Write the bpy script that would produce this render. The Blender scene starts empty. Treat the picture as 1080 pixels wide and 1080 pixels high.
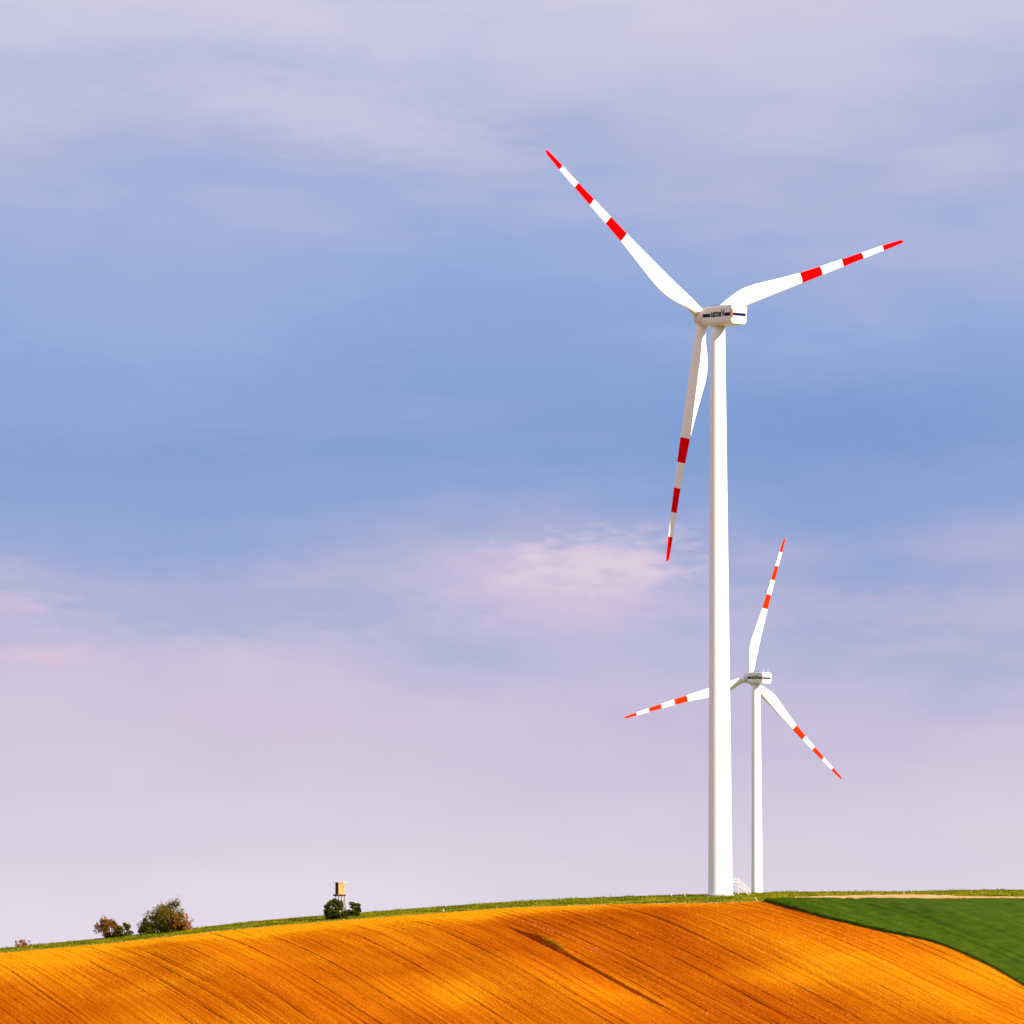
import bpy, bmesh, math, random
import numpy as np
from mathutils import Vector, Matrix

# ------------------------------------------------------------------ camera, sky, sun, exposure
FPX = 6000.0                       # focal length in units of 1/1080 of the frame
PITCH = math.atan(720.0 / FPX)
EXPOSURE = 0.85
SKY_STRENGTH = 0.1
SUN_AZ = math.radians(52.5)          # to the right of "behind the camera"
SUN_EL = math.radians(20)

scene = bpy.context.scene
scene.render.engine = 'CYCLES'
scene.view_settings.view_transform = 'Standard'
scene.view_settings.look = 'None'
scene.view_settings.exposure = EXPOSURE
scene.view_settings.gamma = 1.0
scene.view_settings.use_curve_mapping = False

cam_d = bpy.data.cameras.new('camera')
cam_d.sensor_fit = 'HORIZONTAL'
cam_d.sensor_width = 36.0
cam_d.lens = 36.0 * FPX / 1080.0
cam_d.clip_start = 1.0
cam_d.clip_end = 30000.0
cam = bpy.data.objects.new('camera', cam_d)
scene.collection.objects.link(cam)
cam.location = (0, 0, 0)
cam.rotation_euler = (math.pi / 2 + PITCH, 0, 0)
scene.camera = cam


def lin(c):
    c = c / 255.0
    return c / 12.92 if c <= 0.04045 else ((c + 0.055) / 1.055) ** 2.4


class NT:
    """small node-tree helper"""
    def __init__(self, tree):
        self.t = tree
        tree.nodes.clear()

    def n(self, typ, **kw):
        nd = self.t.nodes.new(typ)
        for k, v in kw.items():
            setattr(nd, k, v)
        return nd

    def link(self, a, b):
        self.t.links.new(a, b)

    def put(self, sock, v):
        if hasattr(v, 'is_output'):
            self.link(v, sock)
        else:
            sock.default_value = v

    def math(self, op, a, b=0.0, c=0.0, clamp=False):
        nd = self.n('ShaderNodeMath', operation=op, use_clamp=clamp)
        for i, v in enumerate((a, b, c)):
            self.put(nd.inputs[i], v)
        return nd.outputs[0]

    def ramp(self, fac, stops, interp='LINEAR'):
        nd = self.n('ShaderNodeValToRGB')
        nd.color_ramp.interpolation = interp
        els = nd.color_ramp.elements
        while len(els) < len(stops):
            els.new(0.5)
        for e, (p, c) in zip(els, stops):
            e.position = p
            e.color = (*c, 1.0) if len(c) == 3 else c
        self.put(nd.inputs[0], fac)
        return nd.outputs[0]

    def mix(self, fac, a, b):
        nd = self.n('ShaderNodeMix', data_type='RGBA')
        self.put(nd.inputs[0], fac)
        self.put(nd.inputs[6], a if hasattr(a, 'is_output') else (*a, 1.0))
        self.put(nd.inputs[7], b if hasattr(b, 'is_output') else (*b, 1.0))
        return nd.outputs[2]

    def noise(self, vec, scale, detail=4.0, rough=0.5, dist=0.0):
        nd = self.n('ShaderNodeTexNoise')
        if vec is not None:
            self.link(vec, nd.inputs['Vector'])
        nd.inputs['Scale'].default_value = scale
        nd.inputs['Detail'].default_value = detail
        nd.inputs['Roughness'].default_value = rough
        nd.inputs['Distortion'].default_value = dist
        return nd.outputs[0]

    def mapping(self, vec, loc=(0, 0, 0), rot=(0, 0, 0), scale=(1, 1, 1)):
        nd = self.n('ShaderNodeMapping')
        self.link(vec, nd.inputs[0])
        nd.inputs[1].default_value = loc
        nd.inputs[2].default_value = rot
        nd.inputs[3].default_value = scale
        return nd.outputs[0]


def el_of(py):                     # elevation (sine) seen at a height in the photograph
    return math.sin(PITCH + math.atan((540 - py) / FPX))


world = bpy.data.worlds.new('World')
scene.world = world
world.use_nodes = True
W = NT(world.node_tree)
G = 1.0 / (SKY_STRENGTH * 2 ** EXPOSURE)


def skyc(r, g, b):
    return (lin(r) * G, lin(g) * G, lin(b) * G)


tc = W.n('ShaderNodeTexCoord')
sep = W.n('ShaderNodeSeparateXYZ')
W.link(tc.outputs['Generated'], sep.inputs[0])
elev = sep.outputs[2]
ZMAX = 0.4
# layered stratus: broad drifting bands, finer wisps, and slanted streaks
warp = W.noise(W.mapping(tc.outputs['Generated'], scale=(14, 14, 30), loc=(3.1, 0.7, 1.3)), 1.0, 3.0, 0.5)
zw = W.math('ADD', elev, W.math('MULTIPLY', W.math('SUBTRACT', warp, 0.5), 0.045))
zn = W.math('MULTIPLY', zw, 1.0 / ZMAX)


def zp(py):
    return el_of(py) / ZMAX


blue = W.ramp(zn, [(zp(1000), skyc(212, 208, 229)), (zp(850), skyc(206, 198, 223)), (zp(740), skyc(196, 187, 217)),
                   (zp(650), skyc(160, 171, 213)), (zp(560), skyc(139, 161, 209)), (zp(470), skyc(127, 156, 209)),
                   (zp(370), skyc(131, 160, 213)), (zp(240), skyc(152, 171, 216)), (zp(100), skyc(172, 181, 219)), (zp(-60), skyc(186, 190, 222))])
cloud = W.ramp(zn, [(zp(1000), skyc(226, 217, 231)), (zp(850), skyc(214, 203, 224)), (zp(740), skyc(207, 194, 219)),
                    (zp(640), skyc(202, 188, 218)), (zp(540), skyc(164, 172, 215)), (zp(430), skyc(150, 170, 216)), (zp(270), skyc(172, 180, 219)),
                    (zp(110), skyc(200, 196, 223)), (zp(-60), skyc(217, 212, 229))])
bias = W.ramp(zn, [(zp(1000), (0.7,) * 3), (zp(760), (0.62,) * 3), (zp(700), (0.50,) * 3), (zp(630), (0.40,) * 3), (zp(520), (0.28,) * 3),
                   (zp(420), (0.26,) * 3), (zp(310), (0.38,) * 3), (zp(170), (0.50,) * 3), (zp(20), (0.64,) * 3)])
n1 = W.noise(W.mapping(tc.outputs['Generated'], rot=(0, math.radians(9), 0), scale=(11, 11, 48), loc=(0.35, 0.2, 0.15)), 1.0, 3.0, 0.5, 0.3)
n2 = W.noise(W.mapping(tc.outputs['Generated'], rot=(0, math.radians(4), 0), scale=(45, 45, 150), loc=(1.7, 2.2, 0.4)), 1.0, 4.0, 0.55, 0.4)
nn = W.math('ADD', W.math('MULTIPLY', W.math('SUBTRACT', n1, 0.5), 1.5), W.math('MULTIPLY', W.math('SUBTRACT', n2, 0.5), 0.42))
mask = W.n('ShaderNodeMapRange', interpolation_type='SMOOTHSTEP')
W.link(W.math('ADD', nn, bias), mask.inputs[0])
mask.inputs[1].default_value = 0.12
mask.inputs[2].default_value = 0.86
clouds = W.mix(mask.outputs[0], blue, cloud)


# a few individual cloud banks low in the sky: soft, ragged, lit pink by the low sun
BANK_NOISE = W.n('ShaderNodeTexNoise')
W.link(W.mapping(tc.outputs['Generated'], scale=(36, 36, 110), loc=(1.3, .9, 0)), BANK_NOISE.inputs['Vector'])
BANK_NOISE.inputs['Detail'].default_value = 2.5
BANK_NOISE.inputs['Roughness'].default_value = 0.5


def bank(px, py, rx, ry, tilt_deg, rag):
    cu = (px - 540) / FPX
    cv = el_of(py)
    wv = W.n('ShaderNodeVectorMath', operation='ADD')
    W.link(tc.outputs['Generated'], wv.inputs[0])
    off = W.n('ShaderNodeVectorMath', operation='MULTIPLY_ADD')
    W.link(BANK_NOISE.outputs['Color'], off.inputs[0])
    off.inputs[1].default_value = ((1.1 + rag) * min(rx, 150) / FPX, 0.0, (1.1 + rag) * min(ry, 40) / FPX)
    off.inputs[2].default_value = (-.5 * (1.1 + rag) * min(rx, 150) / FPX, 0.0, -.5 * (1.1 + rag) * min(ry, 40) / FPX)
    W.link(off.outputs[0], wv.inputs[1])
    mp = W.n('ShaderNodeMapping', vector_type='TEXTURE')
    W.link(wv.outputs[0], mp.inputs[0])
    mp.inputs[1].default_value = (cu, 1.0, cv)
    mp.inputs[2].default_value = (0, math.radians(tilt_deg), 0)
    mp.inputs[3].default_value = (rx / FPX, 0.3, ry / FPX)
    ln = W.n('ShaderNodeVectorMath', operation='LENGTH')
    W.link(mp.outputs[0], ln.inputs[0])
    mr = W.n('ShaderNodeMapRange', interpolation_type='SMOOTHSTEP')
    W.link(ln.outputs[1], mr.inputs[0])
    mr.inputs[1].default_value = 1.0
    mr.inputs[2].default_value = 0.1
    mr.inputs[3].default_value = 0.0
    mr.inputs[4].default_value = 1.0
    return mr.outputs[0]


for (px, py, rx, ry, tl, sd, col, amt) in (
        (130, 575, 360, 52, 1, 0.2, (142, 163, 211), .75),
        (170, 632, 330, 50, 2, 0.4, (160, 170, 213), .55),
        (330, 650, 330, 44, -2, 0.4, (170, 174, 214), .5),
        (150, 330, 380, 120, 3, 0, (163, 176, 217), .6),
        (60, 440, 300, 60, 2, 0, (147, 167, 213), .5),
        (330, 70, 330, 36, 6, 0, (176, 183, 219), .4),
        (880, 450, 270, 70, 0, 0, (119, 149, 208), .6),
        (560, 480, 330, 40, 2, 0, (124, 156, 211), .6),
        (600, 625, 210, 62, 3, 0, (211, 193, 220), .8),
        (628, 594, 130, 46, -6, 0.5, (226, 204, 224), .85),
        (45, 692, 90, 17, 0, 0, (220, 192, 216), .75),
        (12, 640, 90, 20, 0, .6, (206, 189, 217), .8),
        (370, 125, 300, 50, 14, 0, (205, 199, 224), .65),
        (930, 645, 360, 34, 2, 0, (203, 188, 218), .4)):
    clouds = W.mix(W.math('MULTIPLY', bank(px, py, rx, ry, tl, sd), amt), clouds, skyc(*col))

sky = W.n('ShaderNodeTexSky', sky_type='NISHITA')
sky.sun_disc = False
sky.sun_elevation = SUN_EL
sky.sun_rotation = math.pi - SUN_AZ
sky.altitude = 300
skymix = W.mix(0.96, sky.outputs[0], clouds)
bg = W.n('ShaderNodeBackground')
W.link(skymix, bg.inputs[0])
bg.inputs[1].default_value = SKY_STRENGTH
wo = W.n('ShaderNodeOutputWorld')
W.link(bg.outputs[0], wo.inputs[0])

world.cycles.sampling_method = 'MANUAL'
world.cycles.sample_map_resolution = 512

sun_d = bpy.data.lights.new('sun', 'SUN')
sun_d.energy = 5.0
sun_d.angle = math.radians(0.53)
sun_d.color = (1.0, 0.88, 0.70)
sun = bpy.data.objects.new('sun', sun_d)
scene.collection.objects.link(sun)
SUN = Vector((math.sin(SUN_AZ) * math.cos(SUN_EL), -math.cos(SUN_AZ) * math.cos(SUN_EL), math.sin(SUN_EL)))
sun.rotation_euler = SUN.to_track_quat('Z', 'Y').to_euler()
sun.location = (300, 400, 400)

# ------------------------------------------------------------------ helpers
C = scene.collection
RNG = np.random.default_rng(7)
random.seed(7)


def tag(o, label=None, cat=None, group=None, kind=None):
    for k, v in (('label', label), ('category', cat), ('group', group), ('kind', kind)):
        if v:
            o[k] = v
    return o


def empty(name, loc, rz=0.0):
    o = bpy.data.objects.new(name, None)
    C.objects.link(o)
    o.location = loc
    o.rotation_euler = (0, 0, rz)
    return o


def obj(name, me, mat=None, parent=None, smooth=False):
    if isinstance(me, bmesh.types.BMesh):
        bm = me
        me = bpy.data.meshes.new(name)
        bm.to_mesh(me)
        bm.free()
    if mat is not None and not me.materials:
        me.materials.append(mat)
    if smooth:
        me.polygons.foreach_set('use_smooth', [True] * len(me.polygons))
    o = bpy.data.objects.new(name, me)
    C.objects.link(o)
    o.parent = parent
    return o


def np_mesh(name, verts, faces, smooth=True):
    """faces: (n,k) int array, all the same k"""
    me = bpy.data.meshes.new(name)
    verts = np.ascontiguousarray(verts, dtype=np.float32)
    faces = np.ascontiguousarray(faces, dtype=np.int32)
    k = faces.shape[1]
    me.vertices.add(len(verts))
    me.vertices.foreach_set('co', verts.ravel())
    me.loops.add(faces.size)
    me.loops.foreach_set('vertex_index', faces.ravel())
    me.polygons.add(len(faces))
    me.polygons.foreach_set('loop_start', np.arange(0, faces.size, k, dtype=np.int32))
    me.polygons.foreach_set('loop_total', np.full(len(faces), k, dtype=np.int32))
    me.polygons.foreach_set('use_smooth', np.full(len(faces), smooth, dtype=bool))
    me.update(calc_edges=True)
    me.validate()
    return me


def grid_faces(nr, nc):
    i = np.arange(nr - 1)[:, None] * nc + np.arange(nc - 1)[None, :]
    return np.stack([i, i + 1, i + 1 + nc, i + nc], -1).reshape(-1, 4)


def box(bm, lo, hi, mat=None):
    vs = [bm.verts.new((x, y, z)) for z in (lo[2], hi[2]) for y in (lo[1], hi[1]) for x in (lo[0], hi[0])]
    for f in ((0, 2, 3, 1), (4, 5, 7, 6), (0, 1, 5, 4), (2, 6, 7, 3), (0, 4, 6, 2), (1, 3, 7, 5)):
        bm.faces.new([vs[i] for i in f])
    if mat is not None:
        for v in vs:
            v.co = mat @ v.co
    return vs


def tube(bm, pts, rads, n=8, cap=True):
    rings = []
    pts = [Vector(p) for p in pts]
    for i, p in enumerate(pts):
        d = (pts[min(i + 1, len(pts) - 1)] - pts[max(i - 1, 0)]).normalized()
        a = d.orthogonal().normalized() if i == 0 else (a - d * a.dot(d)).normalized()
        b = d.cross(a)
        rings.append([bm.verts.new(p + (a * math.cos(t) + b * math.sin(t)) * rads[i])
                      for t in [2 * math.pi * k / n for k in range(n)]])
    for r0, r1 in zip(rings, rings[1:]):
        for k in range(n):
            bm.faces.new((r0[k], r0[(k + 1) % n], r1[(k + 1) % n], r1[k]))
    if cap:
        bm.faces.new(rings[0][::-1])
        bm.faces.new(rings[-1])


def beam(bm, a, b, w):
    """square bar from a to b"""
    a, b = Vector(a), Vector(b)
    d = (b - a)
    q = d.to_track_quat('Z', 'Y').to_matrix().to_4x4()
    box(bm, (-w / 2, -w / 2, 0), (w / 2, w / 2, d.length), Matrix.Translation(a) @ q)


# ------------------------------------------------------------------ materials
def material(name):
    m = bpy.data.materials.new(name)
    m.use_nodes = True
    return m, NT(m.node_tree)


def finish(t, color, rough=0.6, spec=0.3, bump=None, bump_strength=0.3, bump_dist=0.1, trans=None):
    b = t.n('ShaderNodeBsdfPrincipled')
    t.put(b.inputs['Base Color'], color if hasattr(color, 'is_output') else (*color, 1.0))
    t.put(b.inputs['Roughness'], rough)
    b.inputs['Specular IOR Level'].default_value = spec
    if bump is not None:
        bn = t.n('ShaderNodeBump')
        bn.inputs['Strength'].default_value = bump_strength
        bn.inputs['Distance'].default_value = bump_dist
        t.link(bump, bn.inputs['Height'])
        t.link(bn.outputs[0], b.inputs['Normal'])
    out = t.n('ShaderNodeOutputMaterial')
    if trans:
        tr = t.n('ShaderNodeBsdfTranslucent')
        t.put(tr.inputs[0], color if hasattr(color, 'is_output') else (*color, 1.0))
        mx = t.n('ShaderNodeMixShader')
        mx.inputs[0].default_value = trans
        t.link(b.outputs[0], mx.inputs[1])
        t.link(tr.outputs[0], mx.inputs[2])
        t.link(mx.outputs[0], out.inputs[0])
    else:
        t.link(b.outputs[0], out.inputs[0])


def paint(name, base, dirt, amount=0.25, rough=0.4, streak=True, spec=0.3):
    m, t = material(name)
    co = t.n('ShaderNodeTexCoord').outputs['Object']
    n = t.noise(t.mapping(co, scale=(1.1, 1.1, 0.07 if streak else 0.5)), 1.0, 5.0, 0.6)
    n2 = t.noise(co, 2.5, 4.0, 0.6)
    f = t.math('MULTIPLY', t.math('SUBTRACT', t.math('ADD', n, t.math('MULTIPLY', n2, 0.4)), 0.62, clamp=True), amount * 4, clamp=True)
    finish(t, t.mix(f, base, dirt), rough, spec)
    return m


M_WHITE = paint('white_gelcoat', (0.88, 0.87, 0.865), (0.60, 0.56, 0.50), 0.12, 0.35)
M_TOWER = paint('white_tower_paint', (0.83, 0.83, 0.86), (0.62, 0.60, 0.58), 0.10, 0.4)
M_RED = paint('red_paint', (0.80, 0.0006, 0.0006), (0.6, 0.002, 0.0015), 0.12, 0.7, True, 0.0)
M_ORANGE = paint('faded_red_paint', (0.80, 0.024, 0.001), (0.7, 0.035, 0.004), 0.15, 0.7, True, 0.0)
M_NACELLE = paint('nacelle_paint', (0.74, 0.71, 0.67), (0.52, 0.45, 0.36), 0.25, 0.4, False)
M_NAVY = paint('navy_stripe', (0.002, 0.004, 0.07), (0.004, 0.006, 0.06), 0.1, 0.6, False, 0.05)
M_NAVYTEXT = paint('navy_lettering', (0.002, 0.002, 0.012), (0.003, 0.003, 0.012), 0.1, 0.6, False, 0.05)
M_DARK = paint('dark_metal', (0.05, 0.048, 0.05), (0.12, 0.07, 0.04), 0.3, 0.5, False)
M_BROWN = paint('orange_brown', (0.28, 0.085, 0.02), (0.2, 0.06, 0.02), 0.4, 0.6, False)
M_GALV = paint('pale_steel', (0.66, 0.60, 0.57), (0.4, 0.3, 0.24), 0.3, 0.45, False)
M_CONC = paint('pale_concrete', (0.46, 0.42, 0.36), (0.3, 0.24, 0.17), 0.4, 0.8, False)
M_POST = paint('pale_post_paint', (0.72, 0.66, 0.58), (0.4, 0.3, 0.2), 0.4, 0.7, False)


def wood(name, a, b, c):
    m, t = material(name)
    co = t.n('ShaderNodeTexCoord').outputs['Object']
    grain = t.noise(t.mapping(co, scale=(9, 9, 1.2)), 1.0, 5.0, 0.6)
    patch = t.noise(co, 3.4, 4.0, 0.6)
    col = t.mix(t.ramp(patch, [(0.42, (0, 0, 0)), (0.58, (1, 1, 1))]), t.mix(grain, a, b), c)
    finish(t, col, 0.75, 0.2, grain, 0.4, 0.02)
    return m


M_WOODLIGHT = wood('weathered_ochre_wood', (0.42, 0.17, 0.03), (0.32, 0.12, 0.02), (0.56, 0.36, 0.17))
M_WOODDARK = wood('dark_and_shaded_wood', (0.06, 0.02, 0.012), (0.03, 0.012, 0.01), (0.10, 0.03, 0.015))  # beams and core; also the painted shade of the cabin's left wall
M_WOODGREY = wood('grey_brown_pole_wood', (0.14, 0.08, 0.06), (0.09, 0.055, 0.05), (0.22, 0.15, 0.11))
M_WOODPALE = wood('bleached_board_wood', (0.55, 0.46, 0.38), (0.45, 0.36, 0.28), (0.62, 0.55, 0.46))

ROW_K = 0.24                        # rows drift right as they come down the slope
ROW_ANG = math.atan(ROW_K)


def soil_material():
    m, t = material('orange_ploughed_soil')
    pos = t.n('ShaderNodeNewGeometry').outputs['Position']
    # frame turned so that local y follows the drill rows
    rot = t.mapping(pos, rot=(0, 0, -ROW_ANG))
    big = t.noise(t.mapping(rot, loc=(0.4, 0.2, 0), scale=(0.024, 0.011, 0.0)), 1.0, 3.0, 0.5, 0.3)
    rows = t.noise(t.mapping(rot, scale=(1.5, 0.010, 0.0)), 1.0, 5.0, 0.7)
    fine = t.noise(t.mapping(pos, scale=(3.2, 0.8, 3.2)), 1.0, 5.0, 0.75)
    tot = t.math('ADD', t.math('ADD', t.math('MULTIPLY', big, 0.8), t.math('MULTIPLY', rows, 0.45)), t.math('MULTIPLY', fine, 0.50))
    # eroded loess on the crown of the hill is paler and more yellow
    sp = t.n('ShaderNodeSeparateXYZ')
    t.link(pos, sp.inputs[0])
    crown = t.n('ShaderNodeMapRange')
    t.link(t.math('ADD', sp.outputs[1], t.math('MULTIPLY', big, 40.0)), crown.inputs[0])
    crown.inputs[1].default_value = 985
    crown.inputs[2].default_value = 1030
    tot = t.math('ADD', tot, t.math('MULTIPLY', crown.outputs[0], 0.17))
    hd = t.n('ShaderNodeAttribute', attribute_name='headland')
    tot = t.math('ADD', tot, t.math('MULTIPLY', hd.outputs['Fac'], 0.24))
    tot = t.math('SUBTRACT', tot, 0.185)
    # darker soil band along the shallow swale that runs down with the rows
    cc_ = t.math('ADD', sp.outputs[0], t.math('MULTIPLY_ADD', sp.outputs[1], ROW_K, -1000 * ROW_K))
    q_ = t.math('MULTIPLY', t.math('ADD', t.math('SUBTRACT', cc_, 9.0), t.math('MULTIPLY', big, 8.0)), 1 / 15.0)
    dark_band = t.math('EXPONENT', t.math('MULTIPLY', t.math('MULTIPLY', q_, q_), -1.0))
    tot = t.math('SUBTRACT', tot, t.math('MULTIPLY', dark_band, 0.13))
    col = t.ramp(tot, [(0.42, (0.19, 0.027, 0.001)), (0.58, (0.36, 0.066, 0.0012)), (0.72, (0.54, 0.138, 0.002)), (0.90, (0.74, 0.29, 0.004))])
    specks = t.noise(t.mapping(pos, scale=(4.5, 1.2, 4.5)), 1.0, 2.0, 0.5)
    col = t.mix(t.math('MULTIPLY', t.ramp(specks, [(0.68, (0, 0, 0)), (0.75, (1, 1, 1))]), 0.6), col, (0.66, 0.40, 0.10))
    finish(t, col, 1.0, 0.0, t.math('ADD', t.math('MULTIPLY', fine, 1.0), rows), 0.9, 0.16)
    return m


def grass_material(name, stops, scale, trans=0.25, stretch=(1, 0.25, 1), attr=False, rows=0.0):
    m, t = material(name)
    pos = t.n('ShaderNodeNewGeometry').outputs['Position']
    n = t.noise(t.mapping(pos, scale=stretch), scale, 5.0, 0.6)
    if rows:
        r = t.noise(t.mapping(t.mapping(pos, rot=(0, 0, -ROW_ANG)), scale=(0.9, 0.02, 0.0)), 1.0, 3.0, 0.6)
        n = t.math('ADD', t.math('MULTIPLY', n, 1 - rows), t.math('MULTIPLY', r, rows))
    if attr:
        a = t.n('ShaderNodeAttribute', attribute_name='tint')
        n = t.math('ADD', t.math('MULTIPLY', n, 0.62), t.math('MULTIPLY', a.outputs['Fac'], 0.38))
    col = t.ramp(n, stops)
    finish(t, col, 0.9, 0.02, trans=trans if attr else None)
    return m


VERGE = [(0.32, (0.030, 0.050, 0.0015)), (0.44, (0.085, 0.115, 0.002)), (0.56, (0.19, 0.19, 0.003)), (0.68, (0.36, 0.27, 0.008))]
CROP = [(0.30, (0.024, 0.054, 0.002)), (0.5, (0.046, 0.088, 0.002)), (0.66, (0.080, 0.120, 0.002)), (0.78, (0.13, 0.155, 0.003))]
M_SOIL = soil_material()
M_GROUND = grass_material('grassland', VERGE, 0.5, stretch=(0.35, 0.5, 1))
M_VERGE = grass_material('verge_grass_blades', VERGE, 0.5, stretch=(0.35, 0.5, 1), attr=True)
M_CROPBASE = grass_material('young_crop_canopy', CROP, 0.9, stretch=(0.5, 0.2, 1), rows=0.5)
M_CROP = grass_material('young_crop_blades', CROP, 0.9, stretch=(0.5, 0.2, 1), attr=True, rows=0.5)
M_DRY = grass_material('dry_grass_blades', [(0.3, (0.16, 0.14, 0.02)), (0.6, (0.42, 0.30, 0.06)), (0.75, (0.55, 0.42, 0.12))], 0.4, attr=True)


def simple_noise_mat(name, a, b, scale, rough=0.9):
    m, t = material(name)
    pos = t.n('ShaderNodeNewGeometry').outputs['Position']
    n = t.noise(pos, scale, 5.0, 0.65)
    finish(t, t.mix(t.ramp(n, [(0.35, (0, 0, 0)), (0.65, (1, 1, 1))]), a, b), rough, 0.1, n, 0.5, 0.05)
    return m


M_TRACK = simple_noise_mat('pale_dirt', (0.62, 0.42, 0.22), (0.52, 0.24, 0.06), 0.35)
M_STONE = simple_noise_mat('pale_stone', (0.74, 0.52, 0.26), (0.62, 0.36, 0.12), 3.0, 0.9)
M_BARK = simple_noise_mat('brown_bark', (0.10, 0.045, 0.022), (0.05, 0.025, 0.014), 4.0)
M_BARKPINK = simple_noise_mat('reddish_bark', (0.42, 0.16, 0.10), (0.28, 0.10, 0.06), 4.0)


def leaf_mat(name, stops):
    m, t = material(name)
    a = t.n('ShaderNodeAttribute', attribute_name='tint')
    pos = t.n('ShaderNodeNewGeometry').outputs['Position']
    n = t.noise(pos, 0.7, 3.0, 0.5)
    f = t.math('ADD', t.math('MULTIPLY', a.outputs['Fac'], 0.55), t.math('MULTIPLY', n, 0.5))
    finish(t, t.ramp(f, stops), 0.8, 0.03, trans=0.2)
    return m


M_LEAF_OLIVE = leaf_mat('olive_leaves', [(0.2, (0.035, 0.045, 0.003)), (0.5, (0.11, 0.09, 0.005)), (0.8, (0.25, 0.15, 0.012))])
M_LEAF_RUSSET = leaf_mat('russet_leaves', [(0.2, (0.05, 0.032, 0.004)), (0.5, (0.17, 0.075, 0.008)), (0.8, (0.30, 0.12, 0.014))])
M_LEAF_GREEN = leaf_mat('green_leaves', [(0.2, (0.016, 0.030, 0.002)), (0.5, (0.045, 0.06, 0.003)), (0.8, (0.13, 0.13, 0.006))])
M_LEAF_MID = leaf_mat('yellow_green_leaves', [(0.2, (0.03, 0.04, 0.003)), (0.5, (0.075, 0.085, 0.005)), (0.8, (0.17, 0.14, 0.01))])
M_LEAF_PINK = leaf_mat('pinkish_buds', [(0.2, (0.28, 0.12, 0.07)), (0.5, (0.42, 0.18, 0.10)), (0.8, (0.5, 0.26, 0.16))])

# ------------------------------------------------------------------ terrain
CF = np.array([0, math.cos(PITCH), math.sin(PITCH)])
CU = np.array([0, -math.sin(PITCH), math.cos(PITCH)])


def ray_dir(px, py):
    v = CF + CU * (540 - py) / FPX + np.array([1.0, 0, 0]) * (px - 540) / FPX
    return v / v[1]                # per metre of distance y


Y_CREST = 1035.0
# slope of the hill along the line of sight, metre by metre
_sy = np.array([-3000, 250, 500, 640, 740, 800, 850, 900, 950, 980, 1000, 1018, 1035, 1055, 1085, 1150, 1400, 1800, 2500, 12000.])
_ss = np.array([0, 0, 0.012, 0.05, 0.12, 0.17, 0.188, 0.188, 0.165, 0.138, 0.112, 0.082, 0.052, 0.012, -0.03, -0.05, -0.03, -0.005, 0.0, 0.0])
_Y = np.arange(-3000, 12001, 1.0)
_Zg = np.concatenate([[0], np.cumsum(np.interp(_Y[:-1] + 0.5, _sy, _ss))])
# skyline of the hill: (column, row) in the photograph, turned into heights at the crest
SKYLINE = [(-1500, 1100), (-700, 1062), (-250, 1026), (0, 1001), (60, 994.5), (130, 988), (200, 980), (270, 971.5), (340, 966), (430, 959), (540, 951),
           (650, 946), (700, 944.6), (745, 943.6), (800, 941.6), (870, 940.6), (950, 941), (985, 940), (1015, 938.6), (1080, 938.6),
           (1300, 946), (1800, 985), (2600, 1050)]
_cx = np.array([(p - 540) / FPX * Y_CREST for p, _ in SKYLINE])
_cz = np.array([ray_dir(p, q)[2] * Y_CREST for p, q in SKYLINE])
# smooth the skyline polyline
_xs = np.arange(-500, 501, 1.0)
_zs = np.interp(_xs, _cx, _cz)
_k = np.exp(-0.5 * (np.arange(-15, 16) / 5.0) ** 2)
_k /= _k.sum()
_zs = np.convolve(np.pad(_zs, 15, mode='edge'), _k, mode='valid')
Z0 = float(np.interp(0.0, _xs, _zs))
_Zg = _Zg - np.interp(Y_CREST, _Y, _Zg) + Z0


def sstep(a, b, v):
    t = np.clip((v - a) / (b - a), 0, 1)
    return t * t * (3 - 2 * t)


def base_z(x, y):
    x = np.asarray(x, float)
    y = np.asarray(y, float)
    w = sstep(560, 980, y) * (1 - sstep(1150, 1900, y))
    return np.interp(y, _Y, _Zg) + (np.interp(x, _xs, _zs) - Z0) * w


def row_c(x, y):
    return x - ROW_K * (1000.0 - y)


def swell(x, y):
    c = row_c(x, y)
    w = sstep(700, 800, y) * (1 - sstep(955, 1005, y))
    s = 0.55 * np.sin(c / 8.5 + 0.6 + y / 90.0) + 0.35 * np.sin(c / 4.1 + 2.0 - y / 60.0) + 0.5 * np.sin(c / 15.0 - y / 45.0)
    ridges = 1.3 * np.exp(-((c - 27 + (y - 900) * .04) / 10.0) ** 2) + 1.1 * np.exp(-((c + 62) / 9.0) ** 2) + 0.8 * np.exp(-((c + 22) / 7.0) ** 2) + 0.8 * np.exp(-((c - 66) / 9.0) ** 2)
    return (s * 0.32 + ridges) * w


def terrain(x, y):
    return base_z(x, y) + swell(x, y)


def ground_at(px, py):
    """where the line of sight of a photograph point first meets the hill"""
    d = ray_dir(px, py)
    ys = np.arange(600, 1060, 0.25)
    h = terrain(d[0] * ys, ys) - d[2] * ys
    i = np.argmax(h > 0) if (h > 0).any() else int(np.argmax(h))
    y = ys[i]
    return float(d[0] * y), float(y), float(terrain(d[0] * y, y))


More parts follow.
